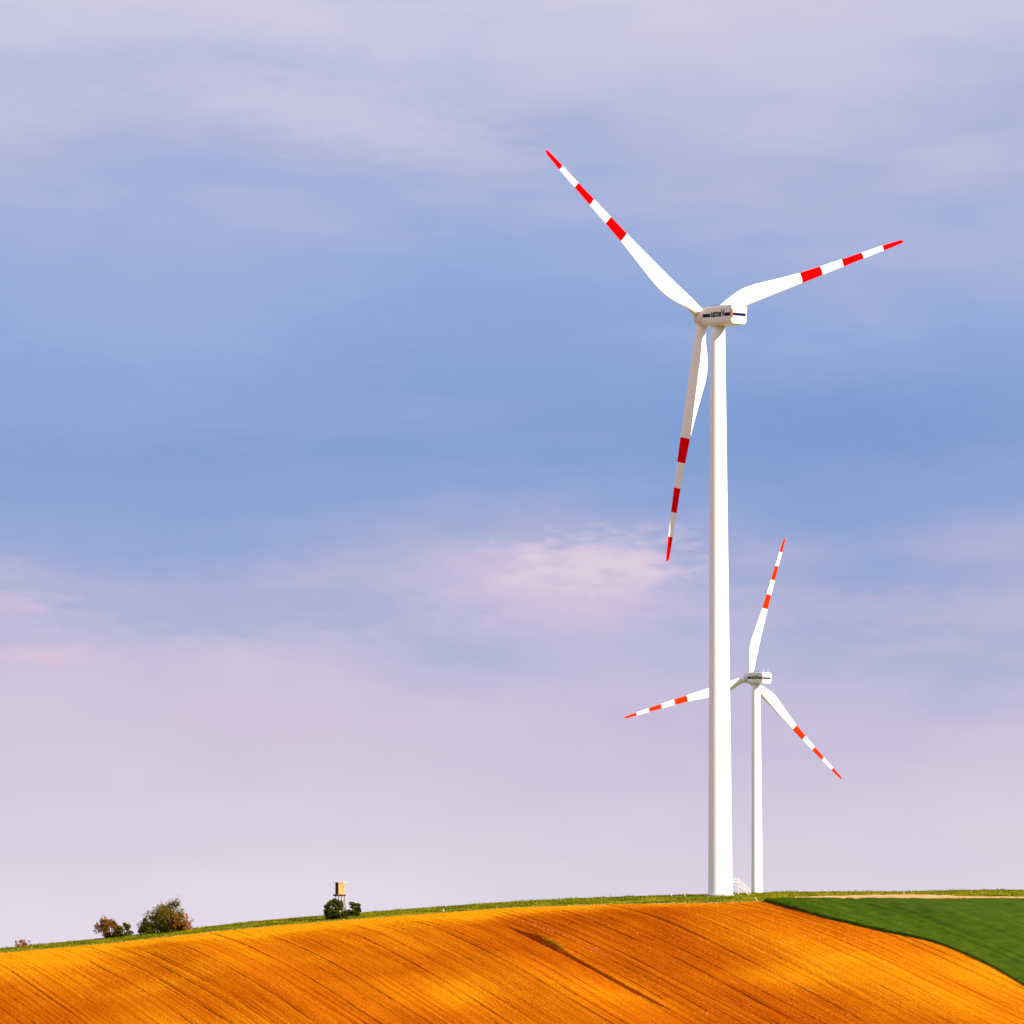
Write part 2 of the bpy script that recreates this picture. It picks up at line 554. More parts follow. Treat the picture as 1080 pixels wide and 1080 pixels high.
# upper edge of the ploughed field: first along the grass verge, then along the green crop
EDGE = [(-60, 1011), (0, 1005.5), (100, 996.5), (200, 985.5), (270, 978.5), (340, 972.5), (430, 965.5), (540, 957.5), (620, 954.8),
        (700, 953.2), (780, 951.6), (803, 950.5), (830, 958), (870, 969), (910, 978.5), (950, 987), (980, 993), (1000, 999.5), (1020, 1008),
        (1050, 1022), (1080, 1040), (1120, 1068)]
EDGE_W = np.array([ground_at(a, b)[:2] for a, b in EDGE])
EDGE_W = np.vstack([[EDGE_W[0][0] - 200, EDGE_W[0][1] - 10], EDGE_W, [EDGE_W[-1][0] + 60, 745], [EDGE_W[-1][0] + 500, 740]])
# corner between verge and crop
CORNER = ground_at(803, 950.5)


def edge_y(x):
    return np.interp(x, EDGE_W[:, 0], EDGE_W[:, 1])


GULLY = np.array([ground_at(a, b)[:2] for a, b in ((528, 975), (545, 982), (562, 989), (580, 998), (600, 1009), (622, 1021), (645, 1034), (672, 1048), (712, 1069))])
GULLY_D = np.array([0.0, 0.25, 1.5, 1.2, 0.5, 0.6, 0.6, 0.55, 0.0])     # depth
GULLY_W = np.array([0.3, 0.35, 0.85, 0.75, 0.36, 0.34, 0.34, 0.34, 0.3])     # half width


def gully(x, y):
    gx = np.interp(y, GULLY[::-1, 1], GULLY[::-1, 0])
    dp = np.interp(y, GULLY[::-1, 1], GULLY_D[::-1], left=0, right=0)
    wd = np.interp(y, GULLY[::-1, 1], GULLY_W[::-1])
    s = (x - gx) / wd
    cut = -dp * np.exp(-s ** 8)
    rim = 0.22 * dp * np.exp(-((s - 2.0) / 1.1) ** 2)          # soil thrown up along the upper side
    return cut + rim


def field_edge_y(x):
    # the tilled soil runs on for a few metres beneath the crop canopy
    return edge_y(x) + 9.0 * sstep(CORNER[0] + 1.0, CORNER[0] + 14.0, x)


# ---- the ground, one sheet out to the horizon
gx = np.unique(np.concatenate([np.linspace(-7000, -400, 20), np.arange(-400, -120, 10), np.arange(-120, 160, 1.5), np.arange(160, 400, 10), np.linspace(400, 7000, 20)]))
gy = np.unique(np.concatenate([np.linspace(-2500, 500, 30), np.arange(500, 980, 8), np.arange(980, 1060, 1.25), np.arange(1060, 1400, 12), np.linspace(1400, 12000, 40)]))
X, Y = np.meshgrid(gx, gy)
Z = terrain(X, Y)
inside = (field_edge_y(X) - Y)
Z = Z - 0.04 - 2.2 * sstep(2.0, 7.0, inside) * (Y > 680) * (np.abs(X) < 300)
ground = obj('ground', np_mesh('ground', np.stack([X, Y, Z], -1).reshape(-1, 3), grid_faces(*X.shape)), M_GROUND)
tag(ground, kind='structure')

# ---- the ploughed field: a sheet whose grid runs along the drill rows, furrows are real relief
CSTEP = 0.12
cs = np.arange(-160, 175, CSTEP)
nrow = 170
# the far end of every row: walk along it until the field edge
ysamp = np.arange(690, 1060, 0.5)
xx = cs[:, None] + ROW_K * (1000 - ysamp[None, :])
out = ysamp[None, :] > field_edge_y(xx)
last = ysamp.size - 1 - np.argmax(~out[:, ::-1], axis=1)          # last sample that still lies on the field
yend = np.where((~out).any(axis=1), ysamp[np.minimum(last + 1, ysamp.size - 1)], 690.0)
# refine to the exact crossing
ya, yb = yend - 0.5, yend.copy()
for _ in range(14):
    ym = 0.5 * (ya + yb)
    o_ = ym > field_edge_y(cs + ROW_K * (1000 - ym))
    ya, yb = np.where(o_, ya, ym), np.where(o_, ym, yb)
yend = 0.5 * (ya + yb)
keep = yend > 700
cs, yend = cs[keep], yend[keep]
tt = (np.linspace(0, 1, nrow) ** 0.85)[:, None]
Yf = 690 + (yend[None, :] - 690) * tt
Cf = np.broadcast_to(cs[None, :], Yf.shape)
Xf = Cf + ROW_K * (1000 - Yf)
# furrow profile across the rows
fc = np.arange(-170, 185, 0.03)
prof = np.zeros_like(fc)
ridge = np.interp(fc, np.arange(-171, 186, 0.36), RNG.uniform(-1, 1, len(np.arange(-171, 186, 0.36))))
prof += 0.036 * ridge
prof += 0.03 * np.interp(fc, np.arange(-171, 187, 1.9), RNG.uniform(-1, 1, len(np.arange(-171, 187, 1.9))))
pos_c = -168.0
while pos_c < 180:                  # wheel tracks and deeper furrows, often in pairs
    d = RNG.uniform(0.08, 0.28)
    w = RNG.uniform(0.09, 0.14)
    prof -= d * np.exp(-((fc - pos_c) / w) ** 2)
    if RNG.random() < 0.45:
        prof -= d * 0.9 * np.exp(-((fc - pos_c - 1.9) / w) ** 2)
    pos_c += RNG.uniform(1.4, 6.0)
amp = 0.75 + 0.35 * np.sin(Yf / 23.0 + Cf * 0.9) * np.sin(Yf / 9.0 + Cf * 0.37)
amp *= 1.0 - 0.55 * sstep(12, 1, (yend[None, :] - Yf))          # headland is harrowed flatter
wob = 0.12 * np.sin(Yf / 14.0 + np.sin(Cf * 0.21) * 3)
fur = np.interp(Cf + wob, fc, prof) * amp
rough = RNG.normal(0, 0.024, Yf.shape)
Zf = terrain(Xf, Yf) + fur + gully(Xf, Yf) + rough + 0.07
Zf -= 0.5 * sstep(0.2, 1.6, Yf - edge_y(Xf)) * (Xf > CORNER[0])          # the seedbed sinks away beneath the crop
Zf[-1] = np.minimum(Zf[-1], terrain(Xf[-1], Yf[-1]) - 0.02)
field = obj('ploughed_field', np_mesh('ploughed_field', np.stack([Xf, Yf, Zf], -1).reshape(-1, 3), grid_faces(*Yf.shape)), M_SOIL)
# finely harrowed, drier headland strip below the verge
hl = sstep(26, 5, yend[None, :] - Yf + 3 * np.sin(Cf / 7.0)) * np.interp(Xf, [-60, 10, 50, 60], [1.0, 0.8, 0.3, 0.0])
at = field.data.attributes.new('headland', 'FLOAT', 'POINT')
at.data.foreach_set('value', hl.ravel().astype(np.float32))
tag(field, kind='structure')


def field_z(x, y):
    return terrain(x, y) + gully(x, y) + 0.07


# ---- the green crop to the right: a raised canopy with a real edge
crop_top = [(803, 951.0), (830, 950.2), (870, 949.6), (950, 949.4), (1010, 948.8), (1080, 948.2), (1200, 951)]
CT = np.array([ground_at(a, b)[:2] for a, b in crop_top])
xs = np.unique(np.concatenate([np.arange(CORNER[0] + 0.3, 105, 0.5), np.arange(105, 160, 2.0)]))
yl = edge_y(xs) + 0.25
yh = np.maximum(np.interp(xs, CT[:, 0], CT[:, 1]), yl + 0.3)
tt = np.linspace(0, 1, 110)[:, None]
Yc = yl + (yh - yl) * tt
Xc = np.broadcast_to(xs, Yc.shape)
Hc = 0.45 + 0.05 * np.sin(Xc * 1.7 + Yc * 0.3) * np.sin(Yc * 0.23) + RNG.normal(0, 0.035, Yc.shape)
def crop_h(x):
    return np.interp(x - CORNER[0], [0, 3, 20, 34, 60], [0.9, 1.25, 1.0, 0.40, 0.30])


Hc = Hc * crop_h(Xc)
cc = row_c(Xc, Yc)
for c0 in (20.0, 38.0, 56.0, 74.0):                             # tractor lanes
    Hc -= 0.22 * crop_h(Xc) * (np.exp(-((cc - c0) / 0.45) ** 2) + np.exp(-((cc - c0 - 1.9) / 0.45) ** 2))
Zc = terrain(Xc, Yc) + Hc
Zc[0] = terrain(Xc[0], Yc[0]) - 0.05
Zc[-1] = terrain(Xc[-1], Yc[-1]) - 0.05
Yc = Yc.copy()
Yc[1] = np.minimum(Yc[0] + 0.12, Yc[2])
Zc[:, 0] = terrain(Xc[:, 0], Yc[:, 0]) - 0.05
crop = obj('crop_field', np_mesh('crop_field', np.stack([Xc, Yc, Zc], -1).reshape(-1, 3), grid_faces(*Yc.shape)), M_CROPBASE)
tag(crop, kind='structure')

# ---- pale dirt track between the crop and the crest
tr_lo = [(838, 946.6), (860, 947.2), (900, 947.4), (950, 947.4), (990, 947.0), (1010, 946.6), (1034, 946.4), (1085, 946.6)]
tr_hi = [(838, 946.3), (860, 945.4), (900, 944.2), (950, 943.4), (975, 943.3), (1000, 944.4), (1012, 945.4), (1034, 945.7), (1085, 946.0)]
N = 120
tx = np.linspace(0, 1, N)
px = 838 + (1085 - 838) * tx
lo = np.array([ground_at(p, np.interp(p, *zip(*tr_lo)) + 0.5 + 0.25 * math.sin(p * .31) * math.sin(p * .13))[:2] for p in px])
hi = np.array([ground_at(p, np.interp(p, *zip(*tr_hi)) + 0.25 * math.sin(p * .23 + 1) * math.sin(p * .09))[:2] for p in px])
ss = np.linspace(0, 1, 14)[:, None, None]
P = lo[None] * (1 - ss) + hi[None] * ss
Zt = terrain(P[..., 0], P[..., 1]) + 0.05 + RNG.normal(0, 0.02, P.shape[:2])
Zt[0] -= 0.12
Zt[-1] -= 0.12
track = obj('dirt_track', np_mesh('dirt_track', np.concatenate([P, Zt[..., None]], -1).reshape(-1, 3), grid_faces(*Zt.shape)), M_TRACK)
tag(track, kind='structure')


# ------------------------------------------------------------------ ground cover
def blades(name, P, hmin, hmax, width, mat, lean=0.5, kind='stuff', label=None, parent=None):
    """P: (n,3) roots; every root carries a few narrow, bent leaf faces"""
    n = len(P)
    h = RNG.uniform(hmin, hmax, n)
    a = RNG.uniform(0, 2 * np.pi, n)
    d = np.stack([np.cos(a), np.sin(a), np.zeros(n)], -1)
    b = RNG.uniform(0, 2 * np.pi, n)
    ln = np.stack([np.cos(b), np.sin(b), np.zeros(n)], -1) * (RNG.uniform(0, lean, n) * h)[:, None]
    w = width * RNG.uniform(0.6, 1.4, n)
    up = np.zeros((n, 3))
    up[:, 2] = h
    v = np.stack([P - d * w[:, None] / 2, P + d * w[:, None] / 2, P + up * 0.6 + ln * 0.4 + d * w[:, None] * 0.35,
                  P + up + ln, P + up * 0.6 + ln * 0.4 - d * w[:, None] * 0.35], 1).reshape(-1, 3)
    i = np.arange(n)[:, None] * 5
    f = i + np.array([[0, 1, 2, 3, 4]])
    me = np_mesh(name, v, f, False)
    at = me.attributes.new('tint', 'FLOAT', 'POINT')
    at.data.foreach_set('value', np.repeat(RNG.uniform(0, 1, n), 5).astype(np.float32))
    o = obj(name, me, mat, parent)
    tag(o, label=label, kind=kind)
    return o


n = 90000
bx = RNG.uniform(-130, 135, n)
by = RNG.uniform(0, 1, n) ** 0.9
e = edge_y(bx)
ylo = np.where(bx > CORNER[0], np.interp(bx, CT[:, 0], CT[:, 1]), e)
by = ylo - 0.3 + by * (1052 - ylo)
# leave the dirt track bare
trk_lo = np.interp(bx, lo[:, 0], lo[:, 1], left=9e9, right=9e9)
trk_hi = np.interp(bx, hi[:, 0], hi[:, 1], left=-9e9, right=-9e9)
ok = ~((by > trk_lo) & (by < trk_hi))
bx, by = bx[ok], by[ok]
blades('verge_grass', np.stack([bx, by, terrain(bx, by) - 0.05], -1), 0.06, 0.24, 0.12, M_VERGE, label='rough yellow green grass along the hill crest')

n = 110000
q = RNG.uniform(0, 1, n)
bx = CORNER[0] + 0.5 + RNG.uniform(0, 1, n) * (112 - CORNER[0])
l_, h_ = edge_y(bx) + 0.1, np.interp(bx, CT[:, 0], CT[:, 1])
okc = h_ > l_ + 0.3
bx, q, l_, h_ = bx[okc], q[okc], l_[okc], h_[okc]
by = l_ + (h_ - l_) * q
keepc = np.ones(len(bx), bool)
cb = row_c(bx, by)
for c0 in (20.0, 38.0, 56.0, 74.0):
    keepc &= (np.abs(cb - c0) > 0.4) & (np.abs(cb - c0 - 1.9) > 0.4)
bx, by = bx[keepc], by[keepc]
ch_ = crop_h(bx)
blades('crop_leaves', np.stack([bx, by, terrain(bx, by) + 0.02], -1), 0.30 * ch_, 0.60 * ch_, 0.09, M_CROP, label='dark green young cereal leaves standing in the right field')

# tussocks in the eroded gully, and along the field edge
gp = []
for _ in range(800):
    yv = RNG.normal(np.interp(575, (545, 600), (GULLY[1, 1], GULLY[4, 1])), 4.5)
    if not GULLY[4, 1] - 12 < yv < GULLY[1, 1]:
        continue
    xv = np.interp(yv, GULLY[::-1, 1], GULLY[::-1, 0]) + RNG.normal(0.5, 0.55)
    gp.append((xv, yv, field_z(xv, yv) - 0.05))
for _ in range(260):
    yv = RNG.uniform(GULLY[7, 1], GULLY[4, 1])
    xv = np.interp(yv, GULLY[::-1, 1], GULLY[::-1, 0]) + RNG.normal(0.3, 0.35)
    gp.append((xv, yv, field_z(xv, yv) - 0.05))
blades('gully_weeds', np.array(gp), 0.12, 0.5, 0.08, M_VERGE, label='green weeds growing in the eroded furrow of the ploughed field')

n = 9000
bx = RNG.uniform(-110, CORNER[0] + 3, n)
by = edge_y(bx) + RNG.normal(0.1, 0.45, n)
blades('field_edge_dry_grass', np.stack([bx, by, terrain(bx, by) - 0.03], -1), 0.06, 0.24, 0.10, M_DRY, label='dry straw coloured grass along the edge of the ploughed field')


wp = []
for _ in range(150):
    cx_ = RNG.uniform(-105, 110)
    cy_ = RNG.uniform(max(float(edge_y(cx_)) + 2, 1012), 1046) if cx_ < CORNER[0] else RNG.uniform(1034, 1046)
    m_ = RNG.integers(8, 34)
    wp.append(np.stack([cx_ + RNG.normal(0, .55, m_), cy_ + RNG.normal(0, .5, m_)], -1))
wp = np.concatenate(wp)
blades('crest_weeds', np.column_stack([wp, terrain(wp[:, 0], wp[:, 1]) - .04]), 0.18, 0.5, 0.09, M_VERGE, label='taller weed clumps along the hill crest')


# pale stones scattered over the ploughed field
def stones(name, P, r, mat, label):
    base = np.array([(1, 0, 0), (-1, 0, 0), (0, 1, 0), (0, -1, 0), (0, 0, 1), (0, 0, -1.)])
    tri = np.array([(0, 2, 4), (2, 1, 4), (1, 3, 4), (3, 0, 4), (2, 0, 5), (1, 2, 5), (3, 1, 5), (0, 3, 5)])
    n = len(P)
    s = r[:, None, None] * RNG.uniform(0.6, 1.3, (n, 6, 3)) * np.array([1.2, 1.2, 0.7])
    v = (P[:, None, :] + base[None] * s).reshape(-1, 3)
    f = (np.arange(n)[:, None, None] * 6 + tri[None]).reshape(-1, 3)
    tag(obj(name, np_mesh(name, v, f, False), mat), label=label, kind='stuff')


n = 6000
sc = RNG.uniform(-110, 130, n)
sy = RNG.uniform(820, 1025, n)
# denser to the right of the gully
sx = sc + ROW_K * (1000 - sy)
gxl = np.interp(sy, GULLY[::-1, 1], GULLY[::-1, 0])
ok = (sy < edge_y(sx) - 0.5) & ((sx > gxl) | (RNG.random(n) < 0.16))
sx, sy = sx[ok], sy[ok]
# line of stones along the verge, and a streak beside the gully
m = 420
ex = RNG.uniform(*[ground_at(p, 953)[0] for p in (560, 800)], m)
ex = ex[np.sin(ex * 1.3) + np.sin(ex * 0.47 + 1) > -0.4]
ey = edge_y(ex) - RNG.uniform(0.0, 0.8, len(ex))
m2 = 130
st = RNG.uniform(0, 1, m2)
S0, S1 = ground_at(548, 971), ground_at(640, 1010)
tx_ = S0[0] + (S1[0] - S0[0]) * st + RNG.normal(0, 0.25, m2)
ty_ = np.interp(st, [0, .5, 1], [S0[1], ground_at(596, 986)[1], S1[1]]) + RNG.normal(0, 0.6, m2)
sx = np.concatenate([sx, ex, tx_])
sy = np.concatenate([sy, ey, ty_])
r = RNG.uniform(0.025, 0.07, len(sx)) * np.where(RNG.random(len(sx)) < 0.05, 1.7, 1.0)
stones('field_stones', np.stack([sx, sy, field_z(sx, sy) + r * 0.3], -1), r, M_STONE, 'pale stones strewn over the ploughed field')


# ------------------------------------------------------------------ wind turbines
BLADE_R = 45.0
R_ST = [1.35, 2.2, 3.2, 4.5, 6, 8, 10, 12, 15, 18.5, 22.23, 24.5, 26.8, 29, 31.5, 33.7, 36, 38.2, 40.5, 42, 43.2, 44.1, 44.7, 45.0]
CH = ([1.35, 3.0, 4.5, 6, 8, 10, 12, 15, 18.5, 22.23, 26.8, 31.5, 36, 40.5, 43.2, 44.3, 44.8, 45.0],
      [1.90, 1.95, 2.25, 2.75, 3.25, 3.42, 3.30, 2.90, 2.40, 1.98, 1.66, 1.40, 1.17, 0.97, 0.78, 0.64, 0.50, 0.20])
TH = ([1.35, 3.0, 6, 10, 15, 22, 45], [1.0, 0.98, 0.62, 0.36, 0.27, 0.22, 0.16])
TW = ([1.35, 4, 10, 20, 30, 45], [16, 15, 11, 5.0, 2.0, -0.5])
BANDS = [(22.23, 26.8), (31.5, 36.0), (40.5, 45.0)]


def blade_section(rr, n=28):
    """closed loop of points: local x = trailing direction, y = along the rotor axis (upwind), z = span"""
    c = np.interp(rr, *CH)
    th = np.interp(rr, *TH)
    tw = math.radians(np.interp(rr, *TW))
    circ = float(np.clip((4.8 - rr) / 2.8, 0, 1))
    le = -(1.0 - 0.80 * (rr - 1.35) / (45 - 1.35))
    if rr > 43:
        le += (rr - 43) / 2 * 0.10
    bend = -2.4 * (rr / 45.0) ** 2          # loaded blade flexes towards the tower
    pts = []
    for k in range(n):
        t = 2 * math.pi * k / n
        xc = 0.5 - 0.5 * math.cos(t)            # 0 at the leading edge, 1 at the trailing edge
        yt = 5 * th * (0.2969 * math.sqrt(xc) - 0.126 * xc - 0.3516 * xc ** 2 + 0.2843 * xc ** 3 - 0.1015 * xc ** 4)
        s = 1 if t <= math.pi else -1
        camber = 0.10 * xc * (1 - xc)
        ax, ay = xc, s * yt - camber
        bx_, by_ = 0.5 - 0.5 * math.cos(t), 0.5 * math.sin(t)
        x = le + c * (ax * (1 - circ) + bx_ * circ)
        y = c * (ay * (1 - circ) + by_ * circ)
        pts.append(Vector((x * math.cos(tw) + y * math.sin(tw), -x * math.sin(tw) + y * math.cos(tw) + bend, rr)))
    return pts


def blade_mesh(name, r0, r1, cap0=False, cap1=False):
    rs = sorted({r0, r1} | {r for r in R_ST if r0 < r < r1})
    bm = bmesh.new()
    rings = [[bm.verts.new(p) for p in blade_section(r)] for r in rs]
    n = len(rings[0])
    for a, b in zip(rings, rings[1:]):
        for k in range(n):
            bm.faces.new((a[k], b[k], b[(k + 1) % n], a[(k + 1) % n]))
    if cap0:
        bm.faces.new(rings[0])
    if cap1:
        bm.faces.new(rings[-1][::-1])
    bmesh.ops.recalc_face_normals(bm, faces=bm.faces)
    me = bpy.data.meshes.new(name)
    bm.to_mesh(me)
    bm.free()
    me.polygons.foreach_set('use_smooth', [True] * len(me.polygons))
    return me


ME_BLADE = blade_mesh('blade', 1.35, 22.23, True)
ME_WHITES = [blade_mesh('white_band', 26.8, 31.5), blade_mesh('white_band', 36.0, 40.5)]
for _m in ME_WHITES:
    _m.materials.append(M_WHITE)
ME_BLADE.materials.append(M_WHITE)
ME_BANDS = [blade_mesh('red_band', a, b, False, b == 45.0) for a, b in BANDS]

TILT = 0.115
OVERHANG = 5.0
NAC_W, NAC_H = 3.35, 3.55
NAC_REAR, NAC_FRONT = -7.3, 3.1


def nacelle_mesh():
    """lofted rounded box along the rotor axis (local y); slightly narrower towards the rear and the nose"""
    st = [(NAC_REAR, .90, .90, 0.0), (NAC_REAR + .12, .985, .97, 0.0), (NAC_REAR + .5, 1, 1, 0), (-3.0, 1, 1, 0), (0.0, 1, 1, 0), (1.6, 1, .98, 0), (2.6, .97, .94, -.04), (NAC_FRONT, .88, .86, -.08)]
    bm = bmesh.new()
    rings = []
    for (y, sx, sz, dz) in st:
        ring = []
        w, h = NAC_W / 2 * sx, NAC_H / 2 * sz
        rad = 0.5
        for (cx, cz, a0) in ((w - rad, h - rad, 0), (-(w - rad), h - rad, 90), (-(w - rad * 1.3), -(h - rad * 1.3), 180), (w - rad * 1.3, -(h - rad * 1.3), 270)):
            rr = rad if cz > 0 else rad * 1.3
            for k in range(6):
                t = math.radians(a0 + 18 * k)
                ring.append(bm.verts.new((cx + rr * math.cos(t), y, cz + rr * math.sin(t) + dz)))
        rings.append(ring)
    n = len(rings[0])
    for a, b in zip(rings, rings[1:]):
        for k in range(n):
            bm.faces.new((a[k], a[(k + 1) % n], b[(k + 1) % n], b[k]))
    bm.faces.new(rings[0][::-1])
    bm.faces.new(rings[-1])
    bmesh.ops.recalc_face_normals(bm, faces=bm.faces)
    return bm


def lettering(parent, mat):
    """the maker's word on the side of the housing; the photograph shows it mirrored"""
    cu = bpy.data.curves.new('lettering', 'FONT')
    cu.body = 'Vestas'
    cu.size = 1.0
    cu.shear = 0.25
    cu.offset = 0.03
    cu.extrude = 0.0
    cu.space_character = 1.0
    t = bpy.data.objects.new('lettering_curve', cu)
    C.objects.link(t)
    dg = bpy.context.evaluated_depsgraph_get()
    me = bpy.data.meshes.new_from_object(t.evaluated_get(dg))
    bpy.data.objects.remove(t)
    co = np.array([v.co for v in me.vertices])
    x0, x1 = co[:, 0].min(), co[:, 0].max()
    L, z0 = 4.7, -0.28
    sc = L / (x1 - x0)
    for v in me.vertices:
        # text x runs towards the rotor (+y): mirrored, as seen from outside
        v.co = Vector((-NAC_W / 2 - 0.02, -4.9 + (v.co.x - x0) * sc, z0 + v.co.y * 1.75))
    me.name = 'lettering'
    me.materials.clear()
    me.materials.append(mat)
    return obj('lettering', me, None, parent)


def wind_turbine(base, yaw, phase, cone, hub_h, red, label, with_stair, dia=(4.38, 2.62)):
    root = empty('wind_turbine', base, yaw)
    tag(root, label, 'wind turbine', 'wind turbines on the hill')
    Rt = Matrix.Rotation(TILT, 4, 'X')                    # nose up
    Rn = Matrix.Rotation(0.09, 4, 'X')
    hub_c = Vector((0, OVERHANG * math.cos(TILT), hub_h))
    axis = Rt.to_3x3() @ Vector((0, 1, 0))
    top_c = hub_c - axis * OVERHANG
    NM = Matrix.Translation(hub_c - (Rn.to_3x3() @ Vector((0, 1, 0))) * OVERHANG) @ Rn
    # tower: tapered steel sections with slightly proud flanges
    ztop = top_c.z - NAC_H / 2 - 0.05
    bm = bmesh.new()
    prof = []
    zs = [-1.5, 0.0, 18, 42, 66, ztop - 2]
    rad = lambda z: (dia[0] + (dia[1] - dia[0]) * min(1, max(0, z) / ztop) ** 1.05) / 2
    for i, z in enumerate(zs):
        prof.append((z, rad(z)))
    prof.append((ztop + 0.15, rad(ztop)))
    rings = [[bm.verts.new((r * math.cos(2 * math.pi * k / 64), r * math.sin(2 * math.pi * k / 64), z)) for k in range(64)] for z, r in prof]
    for a, b in zip(rings, rings[1:]):
        for k in range(64):
            bm.faces.new((a[k], a[(k + 1) % 64], b[(k + 1) % 64], b[k]))
    bm.faces.new(rings[0][::-1])
    bm.faces.new(rings[-1])
    obj('tower', bm, M_TOWER, root, True)
    # concrete foundation ring
    bm = bmesh.new()
    rr = dia[0] / 2
    tube(bm, [(0, 0, -1.6), (0, 0, 0.05), (0, 0, 0.16)], [rr + .5, rr + .5, rr + .38], 48)
    obj('foundation', bm, M_CONC, root)
    # yaw collar between tower and nacelle
    bm = bmesh.new()
    tube(bm, [(0, 0, ztop - .02), (0, 0, ztop + .5)], [dia[1] / 2 * 1.06] * 2, 48)
    obj('yaw_collar', bm, M_NACELLE, root)
    # nacelle
    nac = obj('nacelle', nacelle_mesh(), M_NACELLE, root, False)
    nac.matrix_local = NM @ Matrix.Translation((0, 0, 0.06))
    for p in nac.data.polygons:
        p.use_smooth = False
    side = -NAC_W / 2
    bm = bmesh.new()
    bm.free()
    for (ya, yb) in ((-6.85, -4.9), (-.1, 2.5)):
        for xa, xb in ((side - .014, side + .06), (-side - .06, -side + .014)):
            bm = bmesh.new()
            box(bm, (xa, ya, -.27), (xb, yb, .33))
            obj('stripe', bm, M_NAVY, nac)
    bm = bmesh.new()
    box(bm, (side * .9 + .12, NAC_REAR - .014, -.24), (-side * .9 - .12, NAC_REAR + .05, .30))
    obj('rear_stripe', bm, M_NAVY, nac)
    lettering(nac, M_NAVYTEXT)
    bm = bmesh.new()
    box(bm, (side - .10, NAC_REAR - .10, -.55), (side + .28, NAC_REAR + .18, .85))  # small orange-brown box on the rear corner
    obj('corner_box', bm, M_BROWN, nac)
    for zz in (-.95, 1.05):                                       # moulded panel seams along the side
        bm = bmesh.new()
        box(bm, (side - .012, -6.8, zz), (side + .05, 2.3, zz + .05))
        obj('panel_seam', bm, M_NACELLE, nac)
    # rail on the roof, two instrument masts, roof hatch
    bm = bmesh.new()
    tz = NAC_H / 2 * 0.985
    for yy in (-3.0, -2.2, -1.4, -.6, .2, 1.0, 1.8):
        box(bm, (-.75, yy - .09, tz - .05), (-.55, yy + .09, tz + .22))
    box(bm, (-.70, -3.0, tz + .16), (-.62, 1.8, tz + .20))
    obj('roof_rail', bm, M_DARK, nac)
    for (xx, yy, hh) in ((-.7, -6.3, .85), (.85, -6.4, .8)):
        bm = bmesh.new()
        tube(bm, [(xx, yy, tz - .1), (xx, yy, tz + hh)], [.05, .04], 8)
        tube(bm, [(xx - .16, yy, tz + hh), (xx + .16, yy, tz + hh)], [.05, .05], 8)
        obj('instrument_mast', bm, M_GALV, nac)
    # hub with its spinner (lathe around the rotor axis)
    bm = bmesh.new()
    pr = [(-1.75, 1.35), (-1.6, 1.52), (-1.0, 1.62), (0.2, 1.62), (0.9, 1.5), (1.5, 1.2), (1.95, .75), (2.15, .3), (2.2, .02)]
    rings = [[bm.verts.new((r * math.cos(2 * math.pi * k / 40), y, r * math.sin(2 * math.pi * k / 40))) for k in range(40)] for y, r in pr]
    for a, b in zip(rings, rings[1:]):
        for k in range(40):
            bm.faces.new((a[k], b[k], b[(k + 1) % 40], a[(k + 1) % 40]))
    bm.faces.new(rings[0])
    bmesh.ops.recalc_face_normals(bm, faces=bm.faces)
    hub = obj('hub', bm, M_NACELLE, root, True)
    hub.matrix_local = Matrix.Translation(hub_c) @ Rt
    # blades
    for k in range(3):
        th = phase + k * 2 * math.pi / 3
        # span direction in the rotor plane, seen from behind: x right, z up
        e = Vector((math.cos(th), 0, math.sin(th)))
        tr = Vector((-math.sin(th), 0, math.cos(th)))      # trailing side: the rotor turns clockwise seen from behind
        span = (e * math.cos(cone) + Vector((0, 1, 0)) * math.sin(cone)).normalized()
        ax = tr.cross(span) * -1
        ax = span.cross(tr)
        if ax.y < 0:
            tr_x, ax = tr, -ax
        M3 = Matrix((tr, ax, span)).transposed()
        bl = obj('blade', ME_BLADE, None, root)
        bl.matrix_local = Matrix.Translation(hub_c) @ Rt @ M3.to_4x4()
        for me in ME_BANDS:
            mm = me.copy()
            mm.materials.append(red)
            obj('red_band', mm, None, bl)
        for me in ME_WHITES:
            obj('white_band', me, None, bl)
        bm = bmesh.new()
        tube(bm, [(0, 0, 1.15), (0, 0, 1.75)], [1.06, 1.03], 32)
        obj('root_collar', bm, M_NACELLE, bl, False)
    if with_stair:
        stair_root = bpy.data.objects.new('stair', None)
        r0 = dia[0] / 2
        th = 1.85                    # landing height
        bm = bmesh.new()
        box(bm, (r0 - .1, -.5, th - .08), (r0 + 1.1, .5, th))
        C.objects.link(stair_root)
        bpy.data.objects.remove(stair_root)
        st = obj('stair', bm, M_GALV, root)      # the landing; steps, stringers and rails are its pieces
        st.rotation_euler = (0, 0, -yaw)
        x0, x1 = r0 + 1.1, r0 + 3.15
        for s in (-1, 1):
            bm = bmesh.new()
            beam(bm, (x0, s * .5, th - .05), (x1, s * .5, -.1), .12)
            obj('stringer', bm, M_GALV, st)
            bm = bmesh.new()
            for zz in (1.15, .62):
                beam(bm, (r0 - .03, s * .5, th + zz), (x0, s * .5, th + zz), .06)
                beam(bm, (x0, s * .5, th + zz), (x1, s * .5, zz - .05), .06)
            for (xa, zb, zt) in ((r0 + .1, th, th + 1.15), (x0, th - .03, th + 1.15), ((x0 + x1) / 2, th / 2 - .1, th / 2 + 1.12), (x1, -.25, 1.12)):
                beam(bm, (xa, s * .5, zb), (xa, s * .5, zt), .07)
            obj('handrail', bm, M_GALV, st)
        for i in range(8):
            f = (i + .7) / 8
            xx, zz = x0 + (x1 - x0) * f, th * (1 - f)
            bm = bmesh.new()
            box(bm, (xx - .13, -.47, zz - .03), (xx + .13, .47, zz + .01))
            obj('step', bm, M_GALV, st)
